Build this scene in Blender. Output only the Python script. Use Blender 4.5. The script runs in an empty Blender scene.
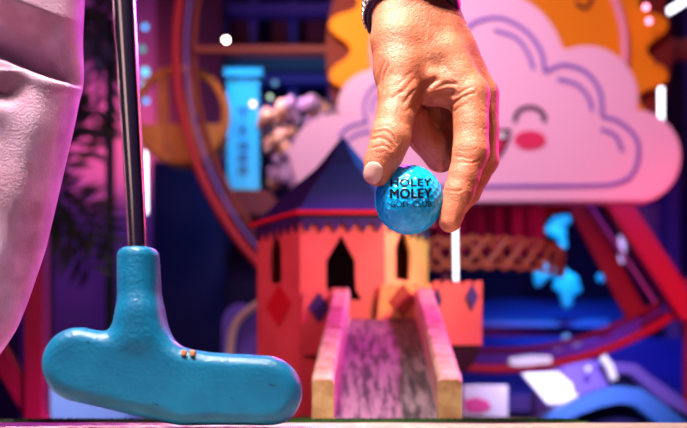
import bpy, bmesh, math, random
import numpy as np
from mathutils import Vector, Matrix
from mathutils.bvhtree import BVHTree
R = math.radians
random.seed(7)
scene = bpy.context.scene
COL = scene.collection
F = 954.0; H = 0.5; CX = 343.5; HY = 411.0          # focal length (px), camera height, lens axis

def P(px, py, Y):
    return Vector(((px-CX)*Y/F, Y, H+(HY-py)*Y/F))

# ------------------------------------------------------------------ materials
def mat(name, col, rough=0.6, metal=0.0, col2=None, nscale=30, bump=0.0, bscale=200, sss=0, sheen=0, coat=0,
        stretch=None, emit=None, estr=0, lo=0.4, hi=0.65, spec=None):
    m = bpy.data.materials.new(name); m.use_nodes = True
    nt = m.node_tree; b = nt.nodes['Principled BSDF']
    b.inputs['Base Color'].default_value = (*col, 1)
    b.inputs['Roughness'].default_value = rough
    b.inputs['Metallic'].default_value = metal
    if spec is not None: b.inputs['Specular IOR Level'].default_value = spec
    tc = nt.nodes.new('ShaderNodeTexCoord'); mp = nt.nodes.new('ShaderNodeMapping')
    nt.links.new(tc.outputs['Object'], mp.inputs['Vector'])
    if stretch: mp.inputs['Scale'].default_value = stretch
    if col2 is not None:
        n = nt.nodes.new('ShaderNodeTexNoise'); n.inputs['Scale'].default_value = nscale; n.inputs['Detail'].default_value = 6
        r = nt.nodes.new('ShaderNodeValToRGB')
        r.color_ramp.elements[0].position = lo; r.color_ramp.elements[1].position = hi
        r.color_ramp.elements[0].color = (*col, 1); r.color_ramp.elements[1].color = (*col2, 1)
        nt.links.new(mp.outputs[0], n.inputs['Vector']); nt.links.new(n.outputs['Fac'], r.inputs[0])
        nt.links.new(r.outputs[0], b.inputs['Base Color'])
    if bump:
        n2 = nt.nodes.new('ShaderNodeTexNoise'); n2.inputs['Scale'].default_value = bscale; n2.inputs['Detail'].default_value = 4
        bp = nt.nodes.new('ShaderNodeBump'); bp.inputs['Strength'].default_value = bump; bp.inputs['Distance'].default_value = 0.002
        nt.links.new(mp.outputs[0], n2.inputs['Vector']); nt.links.new(n2.outputs['Fac'], bp.inputs['Height'])
        nt.links.new(bp.outputs[0], b.inputs['Normal'])
    if sss:
        b.inputs['Subsurface Weight'].default_value = sss; b.inputs['Subsurface Radius'].default_value = (1.0, .35, .2)
        b.inputs['Subsurface Scale'].default_value = 0.004
    if sheen: b.inputs['Sheen Weight'].default_value = sheen
    if coat: b.inputs['Coat Weight'].default_value = coat; b.inputs['Coat Roughness'].default_value = .15
    if emit:
        b.inputs['Emission Color'].default_value = (*emit, 1); b.inputs['Emission Strength'].default_value = estr
    return m

# ------------------------------------------------------------------ object helpers
def link(o, name, m, parent=None):
    o.name = name; COL.objects.link(o)
    if m and not o.data.materials: o.data.materials.append(m)
    if parent: o.parent = parent; o.matrix_parent_inverse = Matrix.Translation(-parent.location) if parent.type == 'EMPTY' else Matrix()
    return o
def tag(o, label=None, cat=None, group=None, kind=None):
    if label: o['label'] = label
    if cat: o['category'] = cat
    if group: o['group'] = group
    if kind: o['kind'] = kind
    return o
def empty(name, loc, label, cat, group=None):
    o = bpy.data.objects.new(name, None); COL.objects.link(o); o.location = loc; o.empty_display_size = .05
    return tag(o, label, cat, group)
def finish(bm, name, m, parent=None, smooth=False, bevel=0):
    bmesh.ops.recalc_face_normals(bm, faces=bm.faces)
    me = bpy.data.meshes.new(name); bm.to_mesh(me); bm.free()
    if smooth: me.polygons.foreach_set('use_smooth', [True]*len(me.polygons))
    o = bpy.data.objects.new(name, me); link(o, name, m, parent)
    if bevel:
        b = o.modifiers.new('b', 'BEVEL'); b.width = bevel; b.segments = 2; b.limit_method = 'ANGLE'
    return o
def add_box(bm, c, s, rot=None):
    M = Matrix.Translation(c) @ (rot.to_4x4() if rot else Matrix()) @ Matrix.Diagonal((s[0], s[1], s[2], 1))
    bmesh.ops.create_cube(bm, size=1, matrix=M)
def box(name, m, x0, x1, y0, y1, z0, z1, parent=None, bevel=.002):
    bm = bmesh.new(); add_box(bm, ((x0+x1)/2, (y0+y1)/2, (z0+z1)/2), (x1-x0, y1-y0, z1-z0))
    return finish(bm, name, m, parent, bevel=bevel)
def pbox(name, m, px0, px1, py0, py1, Y, depth, parent=None, bevel=.002):
    a = P(px0, py1, Y); b = P(px1, py0, Y)
    return box(name, m, a.x, b.x, Y, Y+depth, a.z, b.z, parent, bevel)
def add_tube(bm, pts, rad, n=12, closed=False, caps=True):
    pts = [Vector(p) for p in pts]; N = len(pts); rings = []
    rads = rad if isinstance(rad, (list, tuple)) else [rad]*N
    t0 = None; up = None
    for i, p in enumerate(pts):
        a = pts[(i-1) % N] if (closed or i > 0) else p; b = pts[(i+1) % N] if (closed or i < N-1) else p
        t = (b-a).normalized()
        if up is None:
            up = t.orthogonal().normalized()
            if abs(t.y) < .9: up = (Vector((0, 1, 0)) - t*t.y).normalized()
        else:
            up = (up - t*up.dot(t)).normalized()
        s = t.cross(up)
        rings.append([bm.verts.new(p + (up*math.cos(2*math.pi*k/n) + s*math.sin(2*math.pi*k/n))*rads[i]) for k in range(n)])
    for i in range(N if closed else N-1):
        A = rings[i]; B = rings[(i+1) % N]
        for k in range(n): bm.faces.new((A[k], A[(k+1) % n], B[(k+1) % n], B[k]))
    if caps and not closed: bm.faces.new(rings[0]); bm.faces.new(rings[-1])
def tube(name, m, pts, rad, parent=None, n=12, closed=False, caps=True):
    bm = bmesh.new(); add_tube(bm, pts, rad, n, closed, caps); return finish(bm, name, m, parent, smooth=True)
def beam(name, m, a, b, w, d, parent=None, bevel=.002):
    a = Vector(a); b = Vector(b); z = (b-a).normalized(); y = Vector((0, 1, 0)); y = (y - z*y.dot(z)).normalized(); x = y.cross(z)
    rot = Matrix((x, y, z)).transposed()
    bm = bmesh.new(); add_box(bm, (a+b)/2, (w, d, (b-a).length), rot); return finish(bm, name, m, parent, bevel=bevel)
def smoothpts(pts, n=6, closed=False):
    pts = [Vector(p) for p in pts]; out = []; N = len(pts)
    for i in range(N if closed else N-1):
        p1 = pts[i]; p2 = pts[(i+1) % N]
        p0 = pts[(i-1) % N] if (closed or i > 0) else p1*2-p2
        p3 = pts[(i+2) % N] if (closed or i < N-2) else p2*2-p1
        for k in range(n):
            t = k/n
            out.append(.5*((2*p1)+(p2-p0)*t+(2*p0-5*p1+4*p2-p3)*t*t+(3*p1-p0-3*p2+p3)*t*t*t))
    if not closed: out.append(pts[-1])
    return out
def plate(name, m, loops, thick, M=None, parent=None, bevel=0.0, smooth=False):
    """flat cut-out: loops of (x,z) in metres, first outlines then holes; front face at local y=0, going back"""
    cu = bpy.data.curves.new(name, 'CURVE'); cu.dimensions = '2D'; cu.fill_mode = 'BOTH'
    cu.extrude = max(thick/2-bevel, 1e-5); cu.bevel_depth = bevel; cu.bevel_resolution = 2; cu.offset = -bevel
    for lp in loops:
        sp = cu.splines.new('POLY'); sp.points.add(len(lp)-1); sp.use_cyclic_u = True
        for i, q in enumerate(lp): sp.points[i].co = (q[0], q[1], 0, 1)
    t = bpy.data.objects.new('t', cu); COL.objects.link(t)
    dg = bpy.context.evaluated_depsgraph_get(); dg.update()
    me = bpy.data.meshes.new_from_object(t.evaluated_get(dg)); bpy.data.objects.remove(t); bpy.data.curves.remove(cu)
    bm = bmesh.new(); bm.from_mesh(me); bpy.data.meshes.remove(me)
    bmesh.ops.remove_doubles(bm, verts=bm.verts, dist=1e-6)
    bmesh.ops.transform(bm, matrix=Matrix.Translation((0, thick/2, 0)) @ Matrix.Rotation(R(90), 4, 'X'), verts=bm.verts)
    if M is not None: bmesh.ops.transform(bm, matrix=M, verts=bm.verts)
    return finish(bm, name, m, parent)
def pl(pts, Y):                      # outline measured at distance Y -> metres in the vertical plane there
    return [((x-CX)*Y/F, H+(HY-y)*Y/F) for x, y in pts]
def pplate(name, m, loops, Y, thick, parent=None, bevel=0):
    return plate(name, m, [pl(l, Y) for l in loops], thick, Matrix.Translation((0, Y, 0)), parent, bevel)
def stroke(pts, w, n=5):             # outline of a painted line of width w along pts
    q = smoothpts([(x, y, 0) for x, y in pts], n); L = []; Rr = []
    for i, p in enumerate(q):
        t = (q[min(i+1, len(q)-1)]-q[max(i-1, 0)]).normalized(); nn = Vector((-t.y, t.x, 0))*w/2
        L.append((p.x+nn.x, p.y+nn.y)); Rr.append((p.x-nn.x, p.y-nn.y))
    return L+Rr[::-1]
def ell(cx, cy, rx, ry, n=40): return [(cx+rx*math.cos(2*math.pi*k/n), cy+ry*math.sin(2*math.pi*k/n)) for k in range(n)]

# ------------------------------------------------------------------ implicit surfaces
class Field:
    def __init__(s, lo, hi, h):
        s.lo = np.array(lo, np.float32); s.h = h
        n = [int(math.ceil((b-a)/h))+1 for a, b in zip(lo, hi)]
        s.ax = [(lo[i]+h*np.arange(n[i])).astype(np.float32) for i in range(3)]
        s.X, s.Y, s.Z = np.meshgrid(*s.ax, indexing='ij', sparse=True)
        s.n = n
    def cone(s, a, b, ra, rb):
        d = [b[i]-a[i] for i in range(3)]; L = sum(v*v for v in d)+1e-12
        t = ((s.X-a[0])*d[0]+(s.Y-a[1])*d[1]+(s.Z-a[2])*d[2])/L
        t = np.clip(t, 0, 1)
        q = (s.X-a[0]-t*d[0])**2+(s.Y-a[1]-t*d[1])**2+(s.Z-a[2]-t*d[2])**2
        return np.sqrt(q)-(ra+(rb-ra)*t)
def smin(a, b, k):
    h = np.clip(.5+.5*(b-a)/k, 0, 1); return b+(a-b)*h-k*h*(1-h)
def nets(D, lo, h):
    ins = D < 0
    c = [D[i:D.shape[0]-1+i, j:D.shape[1]-1+j, k:D.shape[2]-1+k] for i in (0, 1) for j in (0, 1) for k in (0, 1)]
    off = [(i, j, k) for i in (0, 1) for j in (0, 1) for k in (0, 1)]
    cnt = sum((x < 0).astype(np.int8) for x in c)
    act = (cnt > 0) & (cnt < 8); idx = -np.ones(act.shape, np.int64); I = np.argwhere(act); idx[act] = np.arange(len(I))
    v = [x[act] for x in c]; acc = np.zeros((len(I), 3)); num = np.zeros(len(I))
    for a in range(8):
        for b in range(a+1, 8):
            if sum(abs(off[a][i]-off[b][i]) for i in range(3)) != 1: continue
            cr = (v[a] < 0) != (v[b] < 0)
            t = np.where(cr, v[a]/np.where(cr, v[a]-v[b], 1), 0)
            p = np.array(off[a])[None, :]+t[:, None]*(np.array(off[b])-np.array(off[a]))[None, :]
            acc += p*cr[:, None]; num += cr
    V = (I+acc/num[:, None])*h+np.array(lo)
    Q = []
    for ax in range(3):
        o = [a for a in range(3) if a != ax]
        sl0 = [slice(None)]*3; sl1 = [slice(None)]*3; sl0[ax] = slice(0, -1); sl1[ax] = slice(1, None)
        A = ins[tuple(sl0)]; B = ins[tuple(sl1)]
        E = np.argwhere(A != B)
        for a in o: E = E[(E[:, a] > 0) & (E[:, a] < D.shape[a]-1)]
        sg = A[tuple(E.T)]
        def cell(d0, d1):
            e = E.copy(); e[:, o[0]] += d0; e[:, o[1]] += d1; return idx[tuple(e.T)]
        q = np.stack([cell(-1, -1), cell(0, -1), cell(0, 0), cell(-1, 0)], 1)
        flip = sg if ax != 1 else ~sg
        q[~flip] = q[~flip][:, ::-1]
        Q.append(q)
    Q = np.concatenate(Q); Q = Q[(Q >= 0).all(1)]
    return V, Q
def npmesh(V, Q, name, m, parent=None):
    me = bpy.data.meshes.new(name); me.vertices.add(len(V)); me.vertices.foreach_set('co', V.astype(np.float32).ravel())
    me.loops.add(Q.size); me.loops.foreach_set('vertex_index', Q.astype(np.int32).ravel())
    me.polygons.add(len(Q)); me.polygons.foreach_set('loop_start', np.arange(0, Q.size, 4, dtype=np.int32))
    try: me.polygons.foreach_set('loop_total', np.full(len(Q), 4, np.int32))
    except Exception: pass
    me.update(calc_edges=True); me.validate()
    me.polygons.foreach_set('use_smooth', [True]*len(me.polygons))
    o = bpy.data.objects.new(name, me); return link(o, name, m, parent)
def relax(V, Q, n=2, a=.5):
    for _ in range(n):
        S = np.zeros_like(V); C = np.zeros(len(V))
        for i in range(4):
            for j in (1, 3):
                np.add.at(S, Q[:, i], V[Q[:, (i+j) % 4]]); np.add.at(C, Q[:, i], 1)
        V = V*(1-a)+a*S/C[:, None]
    return V
def normals(V, Q):
    n = np.cross(V[Q[:, 2]]-V[Q[:, 0]], V[Q[:, 3]]-V[Q[:, 1]]); N = np.zeros_like(V)
    for i in range(4): np.add.at(N, Q[:, i], n)
    return N/(np.linalg.norm(N, axis=1)[:, None]+1e-12)
def polydist(px, py, pts):
    best = np.full(px.shape, 1e9)
    for (x0, y0), (x1, y1) in zip(pts[:-1], pts[1:]):
        dx, dy = x1-x0, y1-y0; t = np.clip(((px-x0)*dx+(py-y0)*dy)/(dx*dx+dy*dy+1e-9), 0, 1)
        best = np.minimum(best, np.hypot(px-x0-t*dx, py-y0-t*dy))
    return best

# ================================================================== materials list
skin = mat('skin', (.68, .235, .13), .48, col2=(.48, .11, .055), nscale=55, bump=.35, bscale=900, sss=.25, lo=.35, hi=.7)
nailm = mat('nail', (.80, .46, .38), .25, coat=.4)
ballm = mat('ball_blue', (.0, .42, .95), .22)
inkm = mat('ink', (.003, .004, .012), .7, spec=.1)
rubber = mat('putter_rubber', (.002, .165, .34), .38, col2=(.003, .21, .41), nscale=60, bump=.25, bscale=500)
chrome = mat('chrome', (.78, .70, .68), .2, metal=1)
cloth = mat('trouser_cotton', (.80, .50, .68), .85, col2=(.50, .24, .34), nscale=38, bump=.28, bscale=900, sheen=.3)
leather = mat('bracelet_leather', (.045, .012, .05), .4, bump=.2, bscale=700)
silver = mat('silver', (.85, .8, .75), .2, metal=1)
coral = mat('coral_paint', (.60, .20, .13), .65, col2=(.50, .15, .09), nscale=14, bump=.15, bscale=60)
yellow = mat('ochre_paint', (.78, .50, .12), .6, col2=(.70, .38, .10), nscale=18, bump=.1, bscale=60)
redp = mat('red_paint', (.50, .02, .02), .5)
brownp = mat('rust_paint', (.26, .06, .02), .6)
navy = mat('navy_paint', (.028, .03, .16), .5, col2=(.02, .02, .11), nscale=20)
roofm = mat('roof_paint', (.035, .055, .24), .45, col2=(.03, .04, .19), nscale=12)
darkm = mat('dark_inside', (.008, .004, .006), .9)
rampm = mat('ramp_wood', (.26, .17, .21), .5, col2=(.06, .04, .055), nscale=60, bump=.5, bscale=60, stretch=(2.6, .16, 1), lo=.40, hi=.60)
railm = mat('rail_wood', (.60, .40, .32), .6, col2=(.40, .20, .14), nscale=40, bump=.5, bscale=120)
raile = mat('rail_end_grain', (.55, .30, .13), .65, col2=(.36, .14, .05), nscale=60, bump=.4, bscale=200)
turf = mat('turf', (.008, .06, .005), .9, col2=(.03, .12, .01), nscale=300, bump=.6, bscale=900)
kerbm = mat('kerb_stone', (.55, .42, .36), .8, col2=(.32, .22, .19), nscale=260, bump=.6, bscale=600)
cloudm = mat('cloud_pink', (.92, .55, .74), .6, spec=.2)
cloude = mat('cloud_line', (.22, .11, .55), .6, spec=.2)
plum = mat('plum_line', (.03, .0, .02), .9, spec=0)
blush = mat('blush', (.75, .02, .12), .5)
white = mat('white_paint', (.8, .78, .8), .5)
sunm = mat('sun_orange', (.92, .29, .006), .6, spec=.2)
sunr = mat('sun_back_red', (.17, .015, .012), .6, spec=.2)
pinkt = mat('pink_tube', (.95, .35, .50), .4)
wheelm = mat('wheel_wood', (.26, .05, .06), .6, spec=.25, col2=(.24, .05, .05), nscale=20)
wheelr = mat('wheel_red', (.50, .03, .06), .5, spec=.25)
wood = mat('gondola_wood', (.75, .28, .07), .6, col2=(.50, .16, .04), nscale=12, stretch=(4, 4, 1))
def glow(name, c, s): return mat(name, (.02, .02, .02), .4, emit=c, estr=s)

# ================================================================== setting
bluefloor = mat('floor_dark', (.05, .03, .10), .35)
wallm = mat('wall_purple', (.10, .035, .20), .7, col2=(.05, .02, .12), nscale=3)
wallL = mat('wall_violet', (.22, .07, .34), .7, col2=(.16, .05, .28), nscale=2)
tag(box('floor', bluefloor, -3.5, 4, -.8, 6.6, -.05, 0, bevel=0), kind='structure')
tag(box('wall_back', wallm, -3.5, 4, 6.5, 6.6, 0, 4.2, bevel=0), kind='structure')
tag(box('wall_left', wallL, -3.6, -3.5, -.8, 6.6, 0, 4.2, bevel=0), kind='structure')
tag(box('wall_right', wallm, 4, 4.1, -.8, 6.6, 0, 4.2, bevel=0), kind='structure')
tag(box('ceiling', mat('ceiling_dark', (.03, .02, .05), .8), -3.6, 4.1, -.8, 6.6, 4.2, 4.25, bevel=0), kind='structure')

# kerb, plinth, turf
KT = H-.0088; TT = H-.0075
tag(box('kerb', kerbm, -1.0, .9, .30, .715, 0, KT, bevel=.003),
    'beige gritty stone kerb running along the bottom in front of the green turf', 'kerb')
ed = P(587, 420, .72).x
xs0, xs1 = -.19, .21
top = [(-.75, .7155), (ed, .7155), (ed-.02, .86), (xs1, .86), (xs1, 1.62), (xs0, 1.62), (xs0, .86), (-.75, .86)]
bm = bmesh.new()
vb = [bm.verts.new((x, y, 0)) for x, y in top]; vt = [bm.verts.new((x, y, TT-.002)) for x, y in top]
bm.faces.new(vb); bm.faces.new(vt)
for i in range(len(top)): bm.faces.new((vb[i], vb[(i+1) % len(top)], vt[(i+1) % len(top)], vt[i]))
tag(finish(bm, 'course_platform', mat('platform_wood', (.05, .03, .03), .7)), 'dark raised platform carrying the turf, ramp and toy castle', 'platform')
bm = bmesh.new()
vt = [bm.verts.new((x, y, TT-.002)) for x, y in top]; f = bm.faces.new(vt)
r = bmesh.ops.extrude_face_region(bm, geom=[f]); bmesh.ops.translate(bm, vec=(0, 0, .002), verts=[v for v in r['geom'] if isinstance(v, bmesh.types.BMVert)])
tf = finish(bm, 'turf_strip', turf); tag(tf, 'thin strip of green artificial turf behind the stone kerb', 'turf')
bm = bmesh.new()                                        # the blades along the turf's edge
for i in range(2600):
    x = random.uniform(-.25, ed-.004); y = random.uniform(.717, .755); h = random.uniform(.0012, .0028); w = .0005
    dx = random.uniform(-.001, .001); a = [bm.verts.new((x-w, y, TT)), bm.verts.new((x+w, y, TT)), bm.verts.new((x+dx, y-.0006, TT+h))]; bm.faces.new(a)
tag(finish(bm, 'turf_blades', turf, tf), kind='stuff')

# ================================================================== the hand holding the ball
ZB = .60; S = ZB/F
def hp(px, py, d): Z = ZB+d*S; return tuple(P(px, py, Z))
def rr(r, d): return r*(ZB+d*S)/F
lo = (P(350, 0, ZB).x, ZB-.040, P(0, 245, ZB).z); hi = (P(515, 0, ZB).x, ZB+.066, P(0, -150, ZB).z)
fh = Field(lo, hi, .00078)
def chain(js, k):
    D = None
    for (a, b) in zip(js[:-1], js[1:]):
        c = fh.cone(hp(*a[:3]), hp(*b[:3]), rr(a[3], a[2]), rr(b[3], b[2]))
        D = c if D is None else smin(D, c, k)
    return D
palm = chain([(403, -170, 12, 36), (401, 0, 10, 29), (399, 40, -2, 27.5), (399, 70, -8, 25), (400, 98, -14, 21)], .003)
for js in ([(430, -170, 16, 36), (424, 0, 16, 28.5), (443, 55, 3, 23), (468, 95, -1, 20)],
           [(426, 0, 20, 26), (457, 52, 18, 20), (480, 94, 24, 17)],
           [(424, 0, 28, 26), (455, 55, 40, 20), (474, 100, 50, 16)],
           [(415, 0, 35, 22), (440, 60, 58, 18), (460, 104, 72, 14)],
           [(405, 70, -6, 19), (430, 86, -3, 18), (455, 91, 1, 17)],
           [(410, 30, 30, 24), (438, 82, 36, 22)], [(412, -40, 4, 28), (413, 0, 3, 26), (424, 55, 0, 23)],
           [(425, 80, 34, 20), (446, 112, 48, 17)]):
    palm = smin(palm, chain(js, .003), .0055)
thumb = chain([(400, 96, -14, 21), (395, 118, -19, 18.6), (391, 137, -22, 19.6), (386, 152, -23, 17.6), (380, 164, -21, 15.5), (378, 173, -20, 13.2)], .003)
index = chain([(470, 96, -2, 20), (471, 125, -6, 17.2), (471, 152, -8, 18), (464, 176, -10, 15.5), (459, 192, -10, 15), (450, 221, -8, 11.5)], .002)
middle = chain([(481, 96, 25, 18), (484, 130, 26, 14.8), (483, 160, 25, 15.5), (468, 192, 22, 12.5), (451, 214, 16, 10.5)], .002)
ring = chain([(474, 100, 48, 16), (462, 130, 46, 16), (441, 155, 40, 16.5), (424, 138, 32, 15), (416, 118, 26, 13)], .002)
pinky = chain([(460, 104, 72, 14), (452, 148, 66, 14), (432, 138, 58, 14), (414, 122, 46, 12)], .002)
fing = smin(index, middle, .0007)
for q in (ring, pinky): fing = smin(fing, q, .0006)
D = smin(smin(palm, thumb, .003), fing, .0028)
D = np.maximum(D, fh.Z-P(0, -135, ZB).z)
V, Q = nets(D, lo, fh.h)
V = relax(V, Q, 2)
N = normals(V, Q)
cam = np.array([0, 0, H]); vd = cam-V; vd /= np.linalg.norm(vd, axis=1)[:, None]
if np.mean(np.einsum('ij,ij->i', N, V-V.mean(0))) < 0: Q = Q[:, ::-1]; N = -N
px = CX+V[:, 0]*F/V[:, 1]; py = HY-(V[:, 2]-H)*F/V[:, 1]
dep = (V[:, 1]-ZB)/S
front = np.clip(np.einsum('ij,ij->i', N, vd)*2.5, 0, 1)
disp = np.zeros(len(V))
def crease(pts, w, dp, maxd=20):
    global disp
    q = smoothpts([(x, y, 0) for x, y in pts], 5) if len(pts) > 2 else [Vector((*p, 0)) for p in pts]
    d = polydist(px, py, [(v.x, v.y) for v in q])
    disp -= dp*np.exp(-(d/w)**2)*front*(dep < maxd)
for pts, w, dp in [
    ([(375, 133), (385, 131), (392, 136), (396, 143)], 1.2, .9), ([(373, 139), (382, 138), (389, 142), (393, 147)], 1.2, 1.0),
    ([(373, 148), (383, 145.6), (392, 150)], 1.1, .8), ([(377, 127), (387, 126), (394, 130)], 1.1, .5), ([(375, 153), (384, 152)], 1, .4),
    ([(455, 156), (463, 157.5), (471, 159)], 1.1, .8), ([(462, 162), (471, 163), (479, 161)], 1.1, .7), ([(456, 150), (466, 151), (476, 149)], 1.1, .4),
    ([(444, 190), (455, 191.4), (462, 190)], 1.1, .8), ([(446, 194), (456, 195)], 1.0, .5),
    ([(384, 62), (381, 72), (378, 86)], 1.3, 1.1), ([(388, 66), (384, 76), (381, 88)], 1.2, 1.0), ([(378, 56), (376, 66), (374, 76)], 1.2, .7),
    ([(392, 72), (387, 82), (385, 92)], 1.2, .5),
    ([(418, 108), (420, 97), (426, 87), (436, 80)], 4.5, 3.2), ([(424, 106), (432, 98), (442, 94), (452, 93)], 3.4, 3.0),
    ([(437, 88), (446, 84), (455, 84)], 2.4, 1.3),
    ([(453, 104), (460, 98.5), (468, 95), (474, 93)], 1.3, 1.0), ([(454, 111), (460, 107), (467, 104)], 1.2, .8), ([(455, 97), (463, 91), (472, 87)], 1.3, .7),
    ([(400, 92), (406, 88), (413, 80)], 1.8, .7), ([(392, 98), (398, 94), (404, 92)], 1.5, .6), ([(404, 103), (409, 96), (414, 90)], 1.6, .8),
    ([(396, 86), (403, 80), (409, 74)], 1.8, .5), ([(398, 108), (404, 112), (411, 108)], 1.5, .5),
    ([(432, 40), (440, 55), (448, 70)], 3, .5), ([(415, 30), (424, 50), (428, 68)], 3.5, .5)]:
    crease(pts, w, dp*S*1.1)
for c, w, a in [((472, 92), 8, 1.0), ((462, 68), 7, .6), ((392, 142), 7, .4), ((418, 55), 8, .6)]:
    disp += a*S*np.exp(-((px-c[0])**2+(py-c[1])**2)/w**2)*front
rng = np.sin(V[:, 0]*900+np.sin(V[:, 2]*500)*2)*np.sin(V[:, 2]*780+np.cos(V[:, 0]*640)*2)
disp += rng*.00009
V = V+N*disp[:, None]
hand = npmesh(V, Q, 'person', skin)
tag(hand, 'person reaching down from above, bare hand pinching the blue golf ball between thumb and fingers', 'person')
# thumb nail, draped on the thumb
bvh = BVHTree.FromPolygons([tuple(v) for v in V], [tuple(q) for q in Q])
ax = Vector((-.33, .944)); sd = Vector((.944, .33)); c0 = Vector((373.2, 172.6))
bm = bmesh.new(); nu, nv = 12, 14; grid = []
for i in range(nu+1):
    row = []
    for j in range(nv+1):
        u = -1+2*i/nu; v = -1+2*j/nv
        rx = u*math.sqrt(max(0, 1-.5*v*v)); ry = v*math.sqrt(max(0, 1-.5*u*u))
        p = c0+sd*rx*9.3+ax*ry*11
        dirv = (P(p.x, p.y, 1)-Vector((0, 0, H))).normalized()
        hit = bvh.ray_cast(Vector((0, 0, H)), dirv)
        L = hit[0] if hit[0] and hit[0].y < ZB+.02 else P(p.x, p.y, ZB-.012)
        nn = hit[1] if hit[1] else Vector((0, -1, 0))
        e = 1-max(abs(u), abs(v))**6
        row.append(bm.verts.new(L+nn*(.00015+.0005*e)))
    grid.append(row)
for i in range(nu):
    for j in range(nv): bm.faces.new((grid[i][j], grid[i+1][j], grid[i+1][j+1], grid[i][j+1]))
nail = finish(bm, 'thumb_nail', nailm, hand, smooth=True)
sm = nail.modifiers.new('s', 'SMOOTH'); sm.iterations = 3
so = nail.modifiers.new('so', 'SOLIDIFY'); so.thickness = .0006; so.offset = -1

# bracelet
bc = Vector(hp(412, 8, 13)); bt = R(-22)
br = []
for k in range(48):
    a = 2*math.pi*k/48
    br.append((bc.x+.0285*math.cos(a), bc.y+.0255*math.sin(a), bc.z+.0*math.cos(a)-math.sin(a)*.0095))
bm = bmesh.new(); prof = [(-.0016, -.0065), (.0012, -.0062), (.0022, 0), (.0012, .0062), (-.0016, .0065)]
rings = []
for k, p in enumerate(br):
    a = 2*math.pi*k/48; o = Vector((math.cos(a), math.sin(a), 0))
    rings.append([bm.verts.new(Vector(p)+o*q[0]*1.2+Vector((0, 0, q[1]*1.25))) for q in prof])
for k in range(48):
    A, B = rings[k], rings[(k+1) % 48]
    for i in range(5): bm.faces.new((A[i], A[(i+1) % 5], B[(i+1) % 5], B[i]))
brc = finish(bm, 'bracelet', leather, hand, smooth=True)
for k in list(range(20, 36)):
    a = 2*math.pi*k/48; p = Vector(br[k])+Vector((math.cos(a), math.sin(a), 0))*.0026
    for dz in (-.0045, -.001, .0025):
        bm = bmesh.new(); bmesh.ops.create_icosphere(bm, subdivisions=2, radius=.0013, matrix=Matrix.Translation(p+Vector((0, 0, dz))))
        finish(bm, 'stud', silver, brc, smooth=True)

# ================================================================== golf ball
BC = P(409, 200, ZB); BR = 34.2*S
bm = bmesh.new(); bmesh.ops.create_icosphere(bm, subdivisions=7, radius=1)
co = np.array([v.co[:] for v in bm.verts]); nd = 340
k = np.arange(nd)+.5; ph = np.arccos(1-2*k/nd); th = math.pi*(1+5**.5)*k
dd = np.stack([np.cos(th)*np.sin(ph), np.sin(th)*np.sin(ph), np.cos(ph)], 1)
mx = np.full(len(co), -1.0)
for i in range(0, nd, 20): mx = np.maximum(mx, (co @ dd[i:i+20].T).max(1))
ang = np.arccos(np.clip(mx, -1, 1)); ra = .098
dip = np.where(ang < ra, (1-(ang/ra)**2), 0)
dip = dip*dip*(3-2*dip)
for v, q in zip(bm.verts, dip): v.co *= BR*(1-.018*q)
ball = finish(bm, 'golf_ball', ballm, smooth=True); ball.location = BC
tag(ball, 'dimpled bright blue golf ball with black lettering held between thumb and finger', 'golf ball')
vdir = (Vector((0, 0, H))-BC).normalized(); rgt = Vector((0, 0, 1)).cross(vdir).normalized(); upv = vdir.cross(rgt)
def ball_text(s, wpx, hpx, cxp, cyp, bold, name):
    cu = bpy.data.curves.new('t', 'FONT'); cu.body = s; cu.size = 1; cu.align_x = 'CENTER'; cu.align_y = 'CENTER'; cu.resolution_u = 4
    cu.space_character = 1.0 + bold*1.5
    t = bpy.data.objects.new('t', cu); COL.objects.link(t); dg = bpy.context.evaluated_depsgraph_get(); dg.update()
    me = bpy.data.meshes.new_from_object(t.evaluated_get(dg)); bpy.data.objects.remove(t)
    bm = bmesh.new(); bm.from_mesh(me)
    for sx, sy in ((1, 0), (-1, 0), (0, .6), (0, -.6)):      # heavier strokes
        if bold:
            n0 = len(bm.verts); bm.from_mesh(me); bm.verts.ensure_lookup_table()
            for v in bm.verts[n0:]: v.co.x += sx*bold; v.co.y += sy*bold
    bmesh.ops.triangulate(bm, faces=bm.faces)
    xs = [v.co.x for v in bm.verts]; ys = [v.co.y for v in bm.verts]; x0, x1, y0, y1 = min(xs), max(xs), min(ys), max(ys)
    for v in bm.verts:
        v.co.x = (v.co.x-(x0+x1)/2)/(x1-x0)*wpx; v.co.y = (v.co.y-(y0+y1)/2)/(y1-y0)*hpx
    for _ in range(3):
        long = [e for e in bm.edges if e.calc_length() > 1.6]
        if long: bmesh.ops.subdivide_edges(bm, edges=long, cuts=1); bmesh.ops.triangulate(bm, faces=bm.faces)
    for v in bm.verts:
        x = (v.co.x+cxp-409)/34.2; y = (v.co.y-(cyp-200))/34.2
        zz = math.sqrt(max(0.02, 1-x*x-y*y))
        v.co = (rgt*x+upv*y+vdir*zz).normalized()*(BR*1.0055)
    return finish(bm, name, inkm, ball)
# roots of the lettering sit on the ball surface
ball_text('HOLEY', 40, 7.5, 411, 183.5, .035, 'lettering')
ball_text('MOLEY', 41, 9.5, 411, 193.8, .05, 'lettering')
ball_text('GOLF CLUB', 40, 5.6, 411, 204, .012, 'lettering')

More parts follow.
